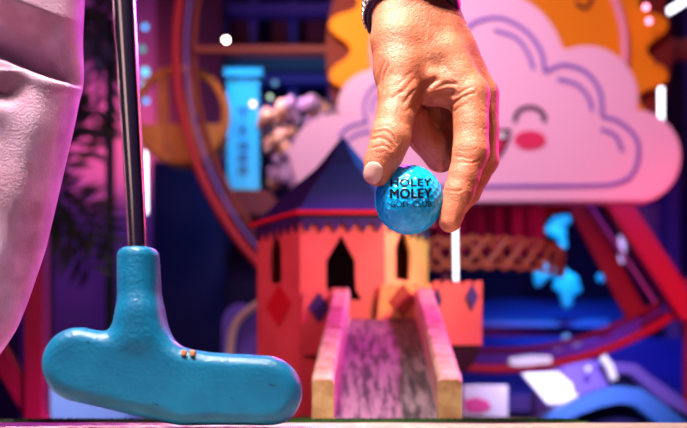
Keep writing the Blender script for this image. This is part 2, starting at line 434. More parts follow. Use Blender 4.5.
# ================================================================== putter
ZP = .50; SP = ZP/F
def q3(px, py, dmm=0): v = P(px, py, ZP); return (v.x, ZP+dmm/1000, v.z)
lo = (q3(30, 0)[0], ZP-.024, q3(0, 445)[2]); hi = (q3(320, 0)[0], ZP+.024, q3(0, 235)[2])
fp = Field(lo, hi, .0010)
def seg2(a, b, ra, rb):
    A = q3(*a); B = q3(*b); dx, dz = B[0]-A[0], B[2]-A[2]; L = dx*dx+dz*dz
    t = np.clip(((fp.X-A[0])*dx+(fp.Z-A[2])*dz)/L, 0, 1)
    return np.sqrt((fp.X-A[0]-t*dx)**2+(fp.Z-A[2]-t*dz)**2)-(ra+(rb-ra)*t)*SP
d2 = smin(seg2((82, 365), (190, 389), 37, 37), seg2((190, 389), (266, 392), 37, 36), .004)
d2 = smin(d2, seg2((141, 320), (150, 372), 20, 30), .012)
rd = .008; hd = .0125
w = np.abs(fp.Y-ZP)-hd
a_ = d2+rd; b_ = w+rd
body = np.minimum(np.maximum(a_, b_), 0)+np.sqrt(np.maximum(a_, 0)**2+np.maximum(b_, 0)**2)-rd
neck = fp.cone(q3(137.5, 235), q3(141, 335), 20.5*SP, 23*SP)
cut = fp.Z-q3(0, 248)[2]
k = .005; h_ = np.clip(.5-.5*(cut-neck)/k, 0, 1); neck = cut+(neck-cut)*h_+k*h_*(1-h_)
D = smin(body, neck, .008)
sole = (KT+.0004)-fp.Z
h_ = np.clip(.5-.5*(sole-D)/.004, 0, 1); D = sole+(D-sole)*h_+.004*h_*(1-h_)
V, Q = nets(D, lo, fp.h); V = relax(V, Q, 2)
N = normals(V, Q)
if np.mean(np.einsum('ij,ij->i', N, V-V.mean(0))) < 0: Q = Q[:, ::-1]
pb = P(137.5, 248, ZP)
put = empty('putter', (pb.x, ZP, KT), 'blue rubber-headed mini golf putter with chrome shaft standing upright on the kerb', 'putter')
hd_ = npmesh(V, Q, 'head', rubber, put)
tube('shaft', chrome, [P(137.6, 252, ZP), P(135.4, 200, .4975), P(123, -10, .487), P(112, -190, .478)], [.0050, .0051, .0058, .0062], put, 32, caps=False)
dark_edge = mat('scuff', (.01, .06, .10), .6)
for (x, y, a, b) in [(272, 385, 4, 1.6), (156, 404, 3, 1.2), (232, 398, 2, 1), (88, 342, 2.5, .9)]:
    pplate('scuff', dark_edge, [[(x-a, y-b), (x-a*.2, y-b*.4), (x+a, y+b*.2), (x+a*.6, y+b), (x-a*.6, y+b*.3)]], ZP-.0126, .0004, hd_)
om = mat('aim_mark', (.85, .32, .12), .5)
for x in (185, 193.5): 
    z = P(0, 353, ZP).z
    box('alignment_mark', om, P(x, 0, ZP).x, P(x+5, 0, ZP).x, ZP-.0128, ZP+.002, P(0,357,ZP).z, P(0, 351.5, ZP).z, hd_, bevel=.0006)

# ================================================================== person's trouser leg
ZT = .55; ST = ZT/F
edge = [(-150, 92), (-60, 88), (0, 85), (40, 83), (70, 84), (86, 84), (100, 80), (130, 74), (190, 60), (250, 46), (300, 29), (330, 17), (352, 2), (375, -14), (400, -28), (424, -32)]
def edgex(y):
    for (y0, x0), (y1, x1) in zip(edge[:-1], edge[1:]):
        if y <= y1: t = (y-y0)/(y1-y0); return x0+(x1-x0)*t
    return edge[-1][1]
ny, na = 300, 220; V = []; rows = []
ys = [-150+574*i/ny for i in range(ny+1)]
ex = np.array([edgex(y) for y in ys]); kk = np.ones(9)/9
ex[4:-4] = np.convolve(ex, kk, 'valid')
for i, y in enumerate(ys):
    rx = 105-max(0, y-150)*.20; ry = 78-max(0, y-150)*.10
    for j in range(na):
        a = 2*math.pi*j/na; ca, sa = math.cos(a), math.sin(a)
        x = ex[i]-rx+rx*ca; d = -ry*sa     # sa>0 = towards camera
        yr = 56+.38*x if x < 50 else 75+.30*(x-50)
        t = yr-y; fr = max(0, sa)**.7
        dd_ = 0
        if t > 0: dd_ = -72*max(0, 1-t/62)**1.0*fr
        elif t > -4: dd_ = -72*(1+t/4)*fr
        if y > 70: dd_ += 3*math.exp(-((y-yr-8)/8)**2)*fr
        dd_ -= 9*math.exp(-(((x-2)/16)**2+((y-92)/11)**2))
        dd_ -= 12*math.exp(-(((x+2)/12)**2+((y-302)/26)**2))
        dd_ += 2.2*math.sin(x*.09+y*.03)*fr+1.4*math.sin(y*.07-x*.05+1)*fr
        dd_ += 3.5*math.exp(-((x-(64-(y-90)*.18))/7)**2)*fr*(1 if y > 95 else 0)
        Z = ZT+(d-dd_*sa)*ST
        xx = x+dd_*ca*.15
        V.append(tuple(P(xx, y, Z)))
Q = [[i*na+j, i*na+(j+1) % na, (i+1)*na+(j+1) % na, (i+1)*na+j] for i in range(ny) for j in range(na)]
pe = empty('person', (P(-60, 424, ZT).x, ZT, KT), 'person in pale pink trousers, leg bent beside the blue putter', 'person')
tr = npmesh(np.array(V), np.array(Q), 'trousers', cloth, pe)

# ================================================================== ramp
ramp = empty('ramp', (P(387, 417, .86).x, .86, TT), 'weathered wooden ball ramp with two notched side rails leading up to the toy castle', 'ramp')
Zf, Zb = .85, 1.285
def rail(xf0, xf1, xb0, xb1, nm):
    # side rail with rounded notches along its top; front face upright
    n = 18; bm = bmesh.new(); secs = []
    A0, A1 = P(xf0, 0, Zf).x, P(xf1, 0, Zf).x; B0, B1 = P(xb0, 0, Zb).x, P(xb1, 0, Zb).x
    zf = P(0, 376, Zf).z; zb = P(0, 288, Zb).z; st = n*8
    for i in range(st+1):
        t = i/st; y = Zf+(Zb-Zf)*t; u = (t*n) % 1.0
        bump = .0046*math.sqrt(max(0, 1-(2*u-1)**2)) if t < 1 else 0
        x0 = A0+(B0-A0)*t; x1 = A1+(B1-A1)*t; zt = zf+(zb-zf)*t+bump-.003; z0 = TT if t < .02 else TT
        secs.append([bm.verts.new((x0, y, z0)), bm.verts.new((x0, y, zt-.003)), bm.verts.new((x0+.003, y, zt)), bm.verts.new((x1-.003, y, zt)), bm.verts.new((x1, y, zt-.003)), bm.verts.new((x1, y, z0))])
    for a, b in zip(secs[:-1], secs[1:]):
        for i in range(6): bm.faces.new((a[i], a[(i+1) % 6], b[(i+1) % 6], b[i]))
    bm.faces.new(secs[0]); bm.faces.new(secs[-1])
    o = finish(bm, nm, railm, ramp)
    o.data.materials.append(raile)
    for f in o.data.polygons:
        if f.normal.y < -.9 and f.center.y < Zf+.002: f.material_index = 1
    return o
rl = rail(312, 334, 333, 350, 'side_rail'); rr_ = rail(438, 462, 415, 432, 'side_rail')
bm = bmesh.new()
a0, a1 = P(333, 0, Zf).x, P(440, 0, Zf).x; b0, b1 = P(349, 0, Zb).x, P(416, 0, Zb).x
z0 = TT+.0005; z1 = P(0, 318, Zb).z; n = 30; pr = []
for i in range(n+1):
    t = i/n; e = t+.06*math.sin(math.pi*t); y = Zf+.004+(Zb-Zf)*t
    pr.append((a0+(b0-a0)*t, a1+(b1-a1)*t, y, z0+(z1-z0)*e))
T = [[bm.verts.new((x0+(x1-x0)*k/8, y, z-.0015*math.sin(math.pi*k/8))) for k in range(9)] for x0, x1, y, z in pr]
B = [[bm.verts.new((x0+(x1-x0)*k/8, y, max(TT, z-.012))) for k in range(9)] for x0, x1, y, z in pr]
for i in range(n):
    for k in range(8):
        bm.faces.new((T[i][k], T[i][k+1], T[i+1][k+1], T[i+1][k])); bm.faces.new((B[i][k+1], B[i][k], B[i+1][k], B[i+1][k+1]))
for k in range(8): bm.faces.new((T[n][k], T[n][k+1], B[n][k+1], B[n][k]))
ds = finish(bm, 'ramp_bed', rampm, ramp)

# ================================================================== toy castle
ZC = 1.30
cas = empty('toy_castle', (P(342, 0, ZC).x, ZC+.09, TT), 'coral painted toy castle with pointed navy roof and diamond decorations behind the ramp', 'castle')
xl, xr = P(300, 0, ZC).x, P(385, 0, ZC).x; dx, dy = .066, .085
zt = P(0, 214, ZC).z; zbm = TT
th_ = .008
def face_M(p0, p1):                         # local x along p0->p1, local y into the building
    p0 = Vector((*p0, 0)); p1 = Vector((*p1, 0)); x = (p1-p0).normalized(); y = Vector((0, 0, 1)).cross(x)
    return Matrix.Translation(p0) @ Matrix((x, y, Vector((0, 0, 1)))).transposed().to_4x4(), (p1-p0).length
c = [(xl, ZC), (xr, ZC), (xr+dx, ZC+dy), (xr+.01, ZC+2*dy), (xl-.01, ZC+2*dy), (xl-dx, ZC+dy)]
ML, wl = face_M(c[5], c[0]); MF, wf = face_M(c[0], c[1]); MR, wr = face_M(c[1], c[2])
def zz(py, Y=ZC): return P(0, py, Y).z
def slit(x, w, py0, pyp, py1, Y): return [(x-w/2, zz(py1, Y)), (x+w/2, zz(py1, Y)), (x+w/2, zz(pyp, Y)), (x+w*.18, zz(py0+3, Y)), (x, zz(py0, Y)), (x-w*.18, zz(py0+3, Y)), (x-w/2, zz(pyp, Y))]
def rect(x0, x1, z0, z1): return [(x0, z0), (x1, z0), (x1, z1), (x0, z1)]
YL = ZC+dy*.5
wallL_ = plate('wall_panel', coral, [rect(0, wl, zbm, zt), slit(wl*.44, .030, 233, 250, 283, YL)], th_, ML, cas)
fx = lambda p: P(p, 0, ZC).x-xl
wallF = plate('wall_panel', coral, [rect(0, wf, zbm, zt), [(fx(326), zz(300)), (fx(362), zz(300)), (fx(356), zz(289)), (fx(355), zz(260)), (fx(344), zz(240)), (fx(341), zz(235)), (fx(338), zz(240)), (fx(326), zz(260))]], th_, MF, cas)
YR = ZC+dy*.5
wallR = plate('wall_panel', yellow, [rect(0, wr, zbm, zt), slit(wr*.42, .040, 232, 250, 281, YR)], th_, MR, cas)
for a, b in ((2, 3), (3, 4), (4, 5)):
    Mx, wx = face_M(c[a], c[b]); plate('wall_panel', coral, [rect(0, wx, zbm, zt)], th_, Mx, cas)
# near-black core, stands in for the shade behind the openings
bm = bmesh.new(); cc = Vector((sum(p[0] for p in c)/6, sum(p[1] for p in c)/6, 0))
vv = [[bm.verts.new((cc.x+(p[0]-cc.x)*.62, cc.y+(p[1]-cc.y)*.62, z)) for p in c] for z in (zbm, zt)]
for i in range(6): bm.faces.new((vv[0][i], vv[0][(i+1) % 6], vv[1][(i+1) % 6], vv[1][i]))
bm.faces.new(vv[0]); bm.faces.new(vv[1]); finish(bm, 'shade_core', darkm, cas)
# zigzag trim, eave board
for Mx, wx, nt_ in ((ML, wl, 6), (MF, wf, 6), (MR, wr, 6)):
    z1 = zt-.001; z2 = zz(221.5); z3 = zz(232); o = [(0, z1), (wx, z1)]
    for i in range(nt_):
        o.append((wx-(i)*wx/nt_, z2)); o.append((wx-(i+.5)*wx/nt_, z3))
    o.append((0, z2)); plate('zigzag_trim', navy, [o], .003, Mx @ Matrix.Translation((0, -.0032, 0)), cas)
def hexring(sc, z): return [(cc.x+(p[0]-cc.x)*sc, cc.y+(p[1]-cc.y)*sc, z) for p in c]
def hexloft(name, secs, m, par, bevel=0):
    bm = bmesh.new(); vs = [[bm.verts.new(q) for q in s] for s in secs]
    for a, b in zip(vs[:-1], vs[1:]):
        for i in range(6): bm.faces.new((a[i], a[(i+1) % 6], b[(i+1) % 6], b[i]))
    bm.faces.new(vs[0]); bm.faces.new(vs[-1]); return finish(bm, name, m, par, bevel=bevel)
ze = zz(215.5)
hexloft('eave_board', [hexring(1.10, ze), hexring(1.10, ze+.006)], redp, cas, .001)
RA = P(0, 137, ZC+dy).z; zE = ze+.0061
prs = [(1.09, zE), (.95, zE+.010), (.60, zE+.050), (.31, zE+.080), (.012, RA)]
hexloft('roof', [hexring(s, z) for s, z in prs], roofm, cas)
# diamonds
def dia(cx, cz, w, h): return [(cx-w/2, cz), (cx, cz-h/2), (cx+w/2, cz), (cx, cz+h/2)]
plate('diamond', redp, [dia(wl*.53, zz(306, YL), .062, .060)], .002, ML @ Matrix.Translation((0, -.0022, 0)), cas)
# lower crenellated blocks standing out from the walls
def crenel(name, m, px0, px1, pt, pb_, Y, dep_, diaps, tooth=5, par=cas):
    x0, x1 = P(px0, 0, Y).x, P(px1, 0, Y).x; z0, z1 = P(0, pb_, Y).z, P(0, pt, Y).z; h = .0055
    o = [(x0, z0), (x1, z0)]
    for i in range(tooth, 0, -1):
        xa = x0+(x1-x0)*(i/tooth); xb = x0+(x1-x0)*((i-.6)/tooth); xc = x0+(x1-x0)*((i-1)/tooth)
        o += [(xa, z1), (xb, z1)]
        if i > 1: o += [(xb, z1-h), (xc, z1-h)]
    b = plate(name, m, [o], dep_, Matrix.Translation((0, Y, 0)), par)
    for (dpx, dpy, w, hh, dm) in diaps:
        plate('diamond', dm, [dia(P(dpx, 0, Y).x, P(0, dpy, Y).z, w*Y/F, hh*Y/F)], .002, Matrix.Translation((0, Y-.0021, 0)), b)
    return b
crenel('battlement', coral, 300, 346, 288, 354, 1.255, .044, [(319, 308, 22, 31, navy)])
crenel('battlement', yellow, 377, 431, 284, 322, 1.292, .03, [(403, 301, 27, 36, brownp)])
bt_ = crenel('battlement', coral, 430, 482, 281, 345, 1.30, .075, [(472, 297, 13, 27, navy), (437, 300, 10, 26, navy)])
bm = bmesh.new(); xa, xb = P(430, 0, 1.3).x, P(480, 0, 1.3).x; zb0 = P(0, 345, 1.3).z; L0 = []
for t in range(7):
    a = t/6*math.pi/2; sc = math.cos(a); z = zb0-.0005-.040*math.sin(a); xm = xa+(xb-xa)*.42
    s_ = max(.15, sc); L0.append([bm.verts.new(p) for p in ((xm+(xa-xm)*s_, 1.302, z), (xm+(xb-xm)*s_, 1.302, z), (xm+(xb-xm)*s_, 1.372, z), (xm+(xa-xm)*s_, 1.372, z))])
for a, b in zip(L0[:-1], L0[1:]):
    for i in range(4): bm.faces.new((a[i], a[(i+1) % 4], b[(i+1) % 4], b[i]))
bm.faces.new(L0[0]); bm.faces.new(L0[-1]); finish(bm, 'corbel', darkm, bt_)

# ================================================================== cloud sign
ZK = 2.6
cloud = empty('cloud_sign', (P(487, 0, ZK).x, ZK, P(0, 203, ZK).z), 'big pink cloud cut-out sign with a smiling face and purple outlines', 'sign')
def arc(cx, cy, r, a0, a1, n=14): return [(cx+r*math.cos(R(a0+(a1-a0)*k/n)), cy-r*math.sin(R(a0+(a1-a0)*k/n))) for k in range(n+1)]
sil = [(322, 203)]+arc(333, 158, 43.5, 255, 80)+arc(376, 108, 39, 190, 55)+arc(487, 68, 79, 158, 15)+arc(587, 97, 52, 112, -15)+arc(635, 156, 47, 82, -75)
cb = pplate('cloud_board', cloudm, [sil], ZK, .05, cloud, bevel=.006)
for pts, w_ in [([(452, 48), (462, 33), (478, 21), (501, 18), (525, 30), (541, 51), (545, 72)], 3.2),
    ([(545, 72), (556, 67), (567, 65), (586, 72), (600, 91), (603, 117)], 3.2),
    ([(603, 117), (618, 121), (635, 136), (639, 154), (632, 175), (614, 184), (590, 185.5), (567, 185.8), (520, 186), (492, 186.5), (440, 187), (350, 188)], 3.2),
    ([(494, 30), (515, 37), (527, 51), (534, 69)], 3), ([(558, 79), (576, 84), (588, 96), (593, 111)], 3), ([(601, 129), (616, 136), (623, 152)], 3),
    ([(339, 137), (347, 128), (357, 124), (367, 122)], 2.6), ([(367, 122), (364, 110), (366, 97), (374, 87), (388, 81), (404, 80)], 2.6),
    ([(347, 141), (357, 134), (371, 131)], 2.4), ([(373, 113), (372, 103), (379, 94)], 2.4)]:
    pplate('outline', cloude, [stroke(pts, w_*1.15)], ZK-.0035, .003, cloud)
for ex_ in (530, 450):
    pplate('eye', plum, [stroke([(ex_-15, 122), (ex_-12, 112), (ex_, 107), (ex_+12, 112), (ex_+15, 122)], 4.2)], ZK-.0035, .003, cloud)
    pplate('cheek', blush, [ell(ex_, 140, 16, 9.5)], ZK-.0035, .003, cloud)
mo = pplate('mouth', plum, [[(469, 129), (511, 129), (510, 138), (505, 150), (498, 159), (490, 162), (482, 159), (475, 150), (470, 138)]], ZK-.0035, .003, cloud)
pplate('tongue', blush, [[(474, 141), (506, 141), (501, 150), (495, 156), (490, 158), (485, 156), (479, 150)]], ZK-.0045, .001, mo)
pplate('teeth', white, [[(473, 132.5), (507, 132.5), (506, 138), (474, 138)]], ZK-.0045, .001, mo)
for px_ in (335, 405):
    a = P(px_, 203, ZK+.07); box('post', darkm, a.x-.015, a.x+.015, ZK+.052, ZK+.08, 0, a.z+.15, cloud)

# ================================================================== sun
ZS = 2.85
sun = empty('sun_sign', (P(497, 0, ZS).x, ZS, P(0, 220, ZS).z), 'large orange sun cut-out with scalloped rays on a red disc, behind the pink cloud', 'sign')
SC = (499, 50)
pplate('back_disc', sunr, [ell(SC[0], SC[1], 173, 173, 80)], ZS+.032, .02, sun)
pts = []
for k in range(200):
    a = 2*math.pi*k/200; s = math.cos(20*(a-R(9))); r = 160+12*math.copysign(abs(s)**.8, s); pts.append((SC[0]+r*math.cos(a), SC[1]+r*math.sin(a)))
pplate('sun_board', sunm, [pts], ZS, .03, sun, bevel=.004)
tube('pink_ring', pinkt, [P(SC[0]+126*math.cos(2*math.pi*k/80), SC[1]+126*math.sin(2*math.pi*k/80), ZS-.013) for k in range(80)], .012, sun, closed=True)
pplate('painted_mark', sunr, [stroke([(576, 2), (584, 8), (590, 4), (592, -4)], 4)], ZS-.0035, .003, sun)
pplate('painted_mark', sunr, [stroke([(656, 60), (662, 66), (667, 60)], 6)], ZS-.0035, .003, sun)

# ================================================================== ferris wheel
ZW = 3.05; WC = (495, 50)
fw = empty('ferris_wheel', (P(495, 0, ZW).x, ZW, 0), 'large red wooden model ferris wheel rising behind the castle and cloud', 'ferris wheel')
def ringm(name, r, rad, m, Y):
    tube(name, m, [P(WC[0]+r*math.cos(2*math.pi*k/120), WC[1]+r*math.sin(2*math.pi*k/120), Y) for k in range(120)], rad, fw, closed=True)
ringm('outer_rim', 319, .015, wheelr, ZW)
ringm('inner_rim', 301, .010, wheelm, ZW+.05)
ringm('edge_strip', 309, .006, mat('violet_metal', (.25, .12, .6), .35), ZW+.02)
for a in (0, 62, 120, 180, 240, 300):
    e = (WC[0]+300*math.cos(R(a)), WC[1]+300*math.sin(R(a)))
    beam('spoke', wheelm, P(*WC, ZW+.03), P(*e, ZW+.03), .022 if a in (180,) else .066, .02, fw)
beam('support_leg', wheelr, P(495, 20, ZW-.05), P(690, 316, ZW-.05), .070, .05, fw)
beam('support_leg', wheelr, P(495, 20, ZW-.05), P(303, 316, ZW-.05), .085, .05, fw)
# posts that carry the legs down to the floor
for px_ in (700, 290):
    a = P(px_, 325, ZW-.05); box('support_foot', wheelr, a.x-.045, a.x+.045, ZW-.075, ZW-.025, 0, a.z+.02, fw)
vm = mat('violet_lit_edge', (.30, .16, .65), .3)
beam('lit_edge', vm, P(583, 196, ZW-.03), P(655, 303, ZW-.03), .010, .02, fw)  # violet strip paints the purple-lit right edge of the spoke
# gondola
ZG = 3.2
go = empty('gondola', P(181, 162, ZG), 'round orange-brown wooden gondola with open barred top, hanging at the left rim of the wheel', 'gondola')
tube('hoop', wood, [P(181+45*math.cos(2*math.pi*k/48), 115+46*math.sin(2*math.pi*k/48), ZG) for k in range(48)], .014, go, closed=True)
tube('hoop', wood, [P(181+45*math.cos(2*math.pi*k/48), 115+46*math.sin(2*math.pi*k/48), ZG+.16) for k in range(48)], .014, go, closed=True)
pplate('basket_panel', wood, [arc(181, 115, 43, -12, -168, 20)], ZG-.005, .165, go)
for x in (163, 191): pbox('bar', wood, x-5, x+5, 76, 126, ZG-.004, .012, go)

# ================================================================== background, left
violet = mat('violet_board', (.17, .10, .62), .5)
bluep = mat('blue_board', (.03, .07, .62), .45)
navyb = mat('navy_board', (.014, .010, .075), .8, spec=.1)
maro = mat('maroon_cloth', (.16, .02, .06), .7)
leaf = mat('dark_leaf', (.02, .03, .02), .6)
tag(pbox('partition', wallL, 20, 168, -60, 470, 4.6, .06, bevel=.005), 'violet partition wall standing behind the palm leaves at left', 'partition')
tag(pbox('navy_cabinet', navyb, 152, 262, 162, 700, 3.85, .4), 'tall plain navy cabinet under the round wooden gondola', 'cabinet')
tag(pbox('maroon_curtain', maro, 156, 222, -40, 165, 4.4, .08), 'dark maroon curtain hanging behind the wooden gondola', 'curtain')
# frond plants
def frond(bm, base, tip, n=9, w=.06, droop=.25):
    base = Vector(base); tip = Vector(tip); L = (tip-base).length
    mid = (base+tip)/2+Vector((0, 0, droop*L)); pts = [((1-t)**2)*base+2*t*(1-t)*mid+t*t*tip for t in [i/n for i in range(n+1)]]
    add_tube(bm, pts, .006, 6)
    for i in range(1, n+1):
        t = (pts[i]-pts[i-1]).normalized(); s = t.cross(Vector((0, 1, 0)));
        if s.length < .1: s = Vector((1, 0, 0))
        s.normalize(); ll = w*2.2*math.sin(math.pi*(i/(n+1))*.8+.35)
        for sg in (-1, 1):
            e = pts[i]+s*sg*ll+t*ll*.6+Vector((0, random.uniform(-.05, .05), -.2*ll)); m = (pts[i]+e)/2+t*.018
            m2 = (pts[i]+e)/2-t*.018
            vs = [bm.verts.new(q) for q in (pts[i], m, e, m2)]; bm.faces.new(vs)
def palm_plant(name, c, base, tips, label, w=.07):
    t = empty(name, base, label, 'plant', None)
    tube('stem', leaf, [base, Vector(base)+Vector((0, 0, c))], .02, t)
    bm = bmesh.new(); top_ = Vector(base)+Vector((0, 0, c))
    for tp in tips: frond(bm, top_, tp, w=w)
    o = finish(bm, 'fronds', leaf, t); s = o.modifiers.new('s', 'SOLIDIFY'); s.thickness = .003
    return t
b0_ = P(48, 411, 3.6); b0_.z = 0
palm_plant('palm_plant', P(0, 190, 3.6).z, b0_, [P(x, y, 3.6+random.uniform(-.2, .2)) for x, y in ((98, 110), (105, 238), (60, 90), (20, 130), (0, 210), (90, 265))],
           'dark leafy palm in front of the violet wall behind the trouser leg, upper clump')
b1_ = P(110, 411, 3.9); b1_.z = 0
palm_plant('palm_plant', P(0, 20, 3.9).z, b1_, [P(x, y, 3.9) for x, y in ((90, 60), (95, 5), (85, 35), (92, 150))],
           'dark leafy palm rising beside the putter shaft near the top', w=.06)
# magenta frame at left
mg = mat('magenta_frame', (.65, .02, .16), .5)
fr = empty('slanted_frame', (P(30, 0, 1.5).x, 1.5, 0), 'magenta wooden frame with a diagonal brace behind the trouser leg', 'frame')
pbox('upright', mg, 24, 43, 230, 735, 1.5, .04, fr)
beam('brace', mg, P(-8, 340, 1.52), P(52, 440, 1.52), .030, .03, fr)
pbox('upright', mg, -30, -12, 230, 735, 1.5, .04, fr)
lb = mat('floor_glow_blue', (.30, .42, .85), .5)
tag(pplate('floor_glow_board', lb, [[(30, 384), (75, 390), (125, 412), (125, 661), (30, 661)]], 1.9, .3), 'pale blue low board standing in for a glow on the floor behind the left end of the putter head', 'board')  # board put in for the light blue glow on the floor
# hollow arch beside castle
ah = empty('arch_hoop', (P(238, 0, 2.0).x, 2.0, 0), 'small violet arch with a pale curved strip, left of the castle base', 'arch')
pplate('arch_body', violet, [[(222, 649)]+[(240+18*math.cos(R(a)), 325-22*math.sin(R(a))) for a in range(180, -1, -12)]+[(258, 649)]], 2.0, .2, ah)
tube('arch_strip', mat('pale_strip', (.75, .45, .40), .5), smoothpts([P(229, 372, 1.985), P(232, 335, 1.985), P(242, 316, 1.985), P(262, 302, 1.985)], 5), .009, ah)
# gallery behind
ga = empty('gallery', (P(290, 0, 4.6).x, 4.6, 0), 'violet and blue two-storey gallery framework behind the cyan sign column', 'gallery')
pbox('back_panel', navyb, 215, 350, -60, 700, 5.1, .05, ga)
for n_, y0, y1, m_ in (('beam', 2, 13, violet), ('beam', 44, 57, mat('rose_board', (.5, .13, .2), .6)), ('beam', 57, 70, mat('teal_board', (.01, .16, .33), .5)), ('handrail', 73, 83, bluep), ('beam', 102, 110, violet)):
    pbox(n_, m_, 216, 345, y0, y1, 4.6, .08, ga)
for x in (224, 253, 293, 332): pbox('post', violet if x != 293 else bluep, x-4, x+4, -60, 700, 4.69, .06, ga)
for x0, x1, y0, y1 in ((232, 250, 16, 42), (272, 300, 16, 42), (306, 326, 18, 42)):
    pbox('dark_pane', maro, x0, x1, y0, y1, 4.7, .03, ga)
# cyan sign column
cy = mat('cyan_board', (.02, .50, .90), .5)
cs = empty('sign_column', (P(243, 0, 3.6).x, 3.6, 0), 'tall bright cyan sign column with dark vertical characters left of the castle roof', 'sign')
pbox('column_board', cy, 227, 259, 74, 206, 3.6, .06, cs)
pbox('plinth', navyb, 227, 259, 206.2, 545, 3.6, .06, cs)
pbox('cap', cy, 224, 262, 68, 76, 3.58, .1, cs)
dkc = mat('sign_mark', (.01, .10, .32), .6)
for lp in ([(237, 108), (249, 108), (249, 111), (244.5, 111), (244.5, 119), (241.5, 119), (241.5, 111), (237, 111)],
           [(238, 136), (241.5, 124), (244.5, 124), (248, 136), (245, 136), (244, 132), (242, 132), (241, 136)]):
    pplate('character', dkc, [lp], 3.595, .004, cs)
for y in (142, 154, 166): pplate('character', dkc, [[(238, y), (248, y), (248, y+8), (238, y+8)], [(241, y+2.5), (245, y+2.5), (245, y+5.5), (241, y+5.5)]], 3.595, .004, cs)
tag(pplate('canopy', maro, [[(214, 214), (222, 196), (236, 189), (268, 190), (276, 200), (276, 214)]], 3.3, .25), 'dark plum canopy at the foot of the cyan sign column', 'canopy')
# blossoms
bsh = empty('blossom_bush', (P(295, 0, 3.4).x, 3.4, 0), 'bush of pale pink and lilac blossoms between cyan column and pink cloud', 'plant')
tube('stem', leaf, [(P(295, 0, 3.4).x, 3.42, 0), P(295, 150, 3.42)], .03, bsh)
pm = [mat('blossom_cream', (.75, .45, .38), .7), mat('blossom_lilac', (.42, .26, .62), .7), mat('blossom_dark', (.05, .04, .16), .7)]
for i in range(120):
    x = random.uniform(264, 338); y = random.uniform(98, 186); r = random.uniform(4.5, 8.5)*3.4/F
    bm = bmesh.new(); bmesh.ops.create_icosphere(bm, subdivisions=2, radius=r)
    for v in bm.verts:
        a = math.atan2(v.co.x, v.co.z); v.co *= 1+.22*math.sin(5*a+i)+.1*math.sin(v.co.y*300)
    bmesh.ops.translate(bm, vec=P(x, y, 3.4+random.uniform(-.12, .1)), verts=bm.verts)
    lilac = (x > 285 and y < 122) or y > 155
    mm = pm[2] if random.random() < .12 else pm[1 if (lilac and random.random() < .75) else 0]
    finish(bm, 'blossom', mm, bsh, smooth=True)

# bulbs
def bulb(px_, py_, Y, r, c, s, label):
    bm = bmesh.new(); bmesh.ops.create_uvsphere(bm, u_segments=16, v_segments=10, radius=r*Y/F, matrix=Matrix.Translation(P(px_, py_, Y)))
    tag(finish(bm, 'bulb', glow('bulb_glow', c, s), smooth=True), label, 'light bulb', 'glowing bulbs around the background')
bulb(226, 40, 3.7, 2.2, (1, .85, .75), 22, 'small white round bulb above the cyan sign column')
bulb(145, 27, 3.9, 2.8, (.05, .40, 1), 2.4, 'small sky blue bulb, topmost of the string beside the putter shaft')
bulb(142, 49, 3.9, 3.2, (.0, .5, .5), 1.1, 'teal bulb, second from top of the string beside the putter shaft')
bulb(145, 72, 3.9, 4.2, (.10, .65, 1), 1.8, 'cyan bulb, third from top of the string beside the putter shaft')
bulb(144, 86, 3.9, 4.6, (.10, .65, 1), 1.8, 'large cyan bulb, fourth from top of the string beside the putter shaft')
bulb(146, 101, 3.9, 3, (.02, .4, 1), 2, 'blue bulb, lowest of the string beside the putter shaft')
bulb(233, 86, 3.5, 2.8, (.0, .6, .45), .9, 'teal round bulb on the upper part of the cyan sign column')
bulb(270, 97, 3.3, 2.2, (.6, .9, .7), 1.6, 'pale green-white bulb above the blossom bush')
bulb(253, 104, 3.3, 2.6, (1, .55, .2), 4, 'warm amber bulb at the right edge of the cyan sign column')
bulb(275, 83, 3.6, 2.4, (.1, .25, .4), 2, 'dim blue-grey bulb below the blue gallery handrail')
bulb(646, 7, 2.8, 2.6, (1, .25, .4), 7, 'upper pink bulb on the right side of the orange sun')
bulb(649, 21, 2.8, 2.4, (1, .25, .4), 7, 'lower pink bulb on the right side of the orange sun')
# white tubes
def ltube(a, b, Y, r, label, s=4, c=(.85, .85, 1)):
    tag(tube('light_tube', glow('tube_glow', c, s), [P(*a, Y), P(*b, Y)], r*.72*Y/F), label, 'light tube', 'glowing light tubes')
ltube((455, 196), (456, 281), 2.2, 2.1, 'vertical white light tube right of the ball above the castle battlement')
ltube((145, 152), (145.5, 213), 3.3, 2.8, 'vertical white light tube beside the lower putter shaft')
ltube((661, 88), (661, 124), 2.75, 3.6, 'short vertical white light tube at right edge behind the cloud')
ltube((664, 14), (700, -8), 3.0, 4.2, 'diagonal white light tube in the top right corner')
ltube((622, 236), (622, 262), 3.9, 4.2, 'short pale lilac light tube between the red wheel beams', 1.6, (.5, .35, .8))
# light tube holders reaching down
# ================================================================== background, right
lf = empty('lattice_fence', (P(500, 0, 2.25).x, 2.25, 0), 'curved orange lattice band with diamond holes right of the castle', 'fence')
bm = bmesh.new()
def lat(u, v):
    a = (u-.3)*1.75; c = P(470, 0, 2.45); r = .27
    return Vector((c.x+r*math.sin(a)*.93, 2.52-.27*math.cos(a), P(0, 240+v*31, 2.3).z))
orange = mat('lattice_paint', (.50, .12, .05), .5)
nseg = 40
for v0, v1 in ((0, .14), (.86, 1)):
    for sgn in (0,):
        rows_ = []
        for i in range(161):
            u = i/160; wv = .05*math.sin(u*2*math.pi*11)
            rows_.append([bm.verts.new(lat(u, vv_+wv*(1 if v0 == 0 else -1))+Vector((0, dy_, 0))) for vv_, dy_ in ((v0, 0), (v1, 0), (v1, .012), (v0, .012))])
        for a, b in zip(rows_[:-1], rows_[1:]):
            for i in range(4): bm.faces.new((a[i], a[(i+1) % 4], b[(i+1) % 4], b[i]))
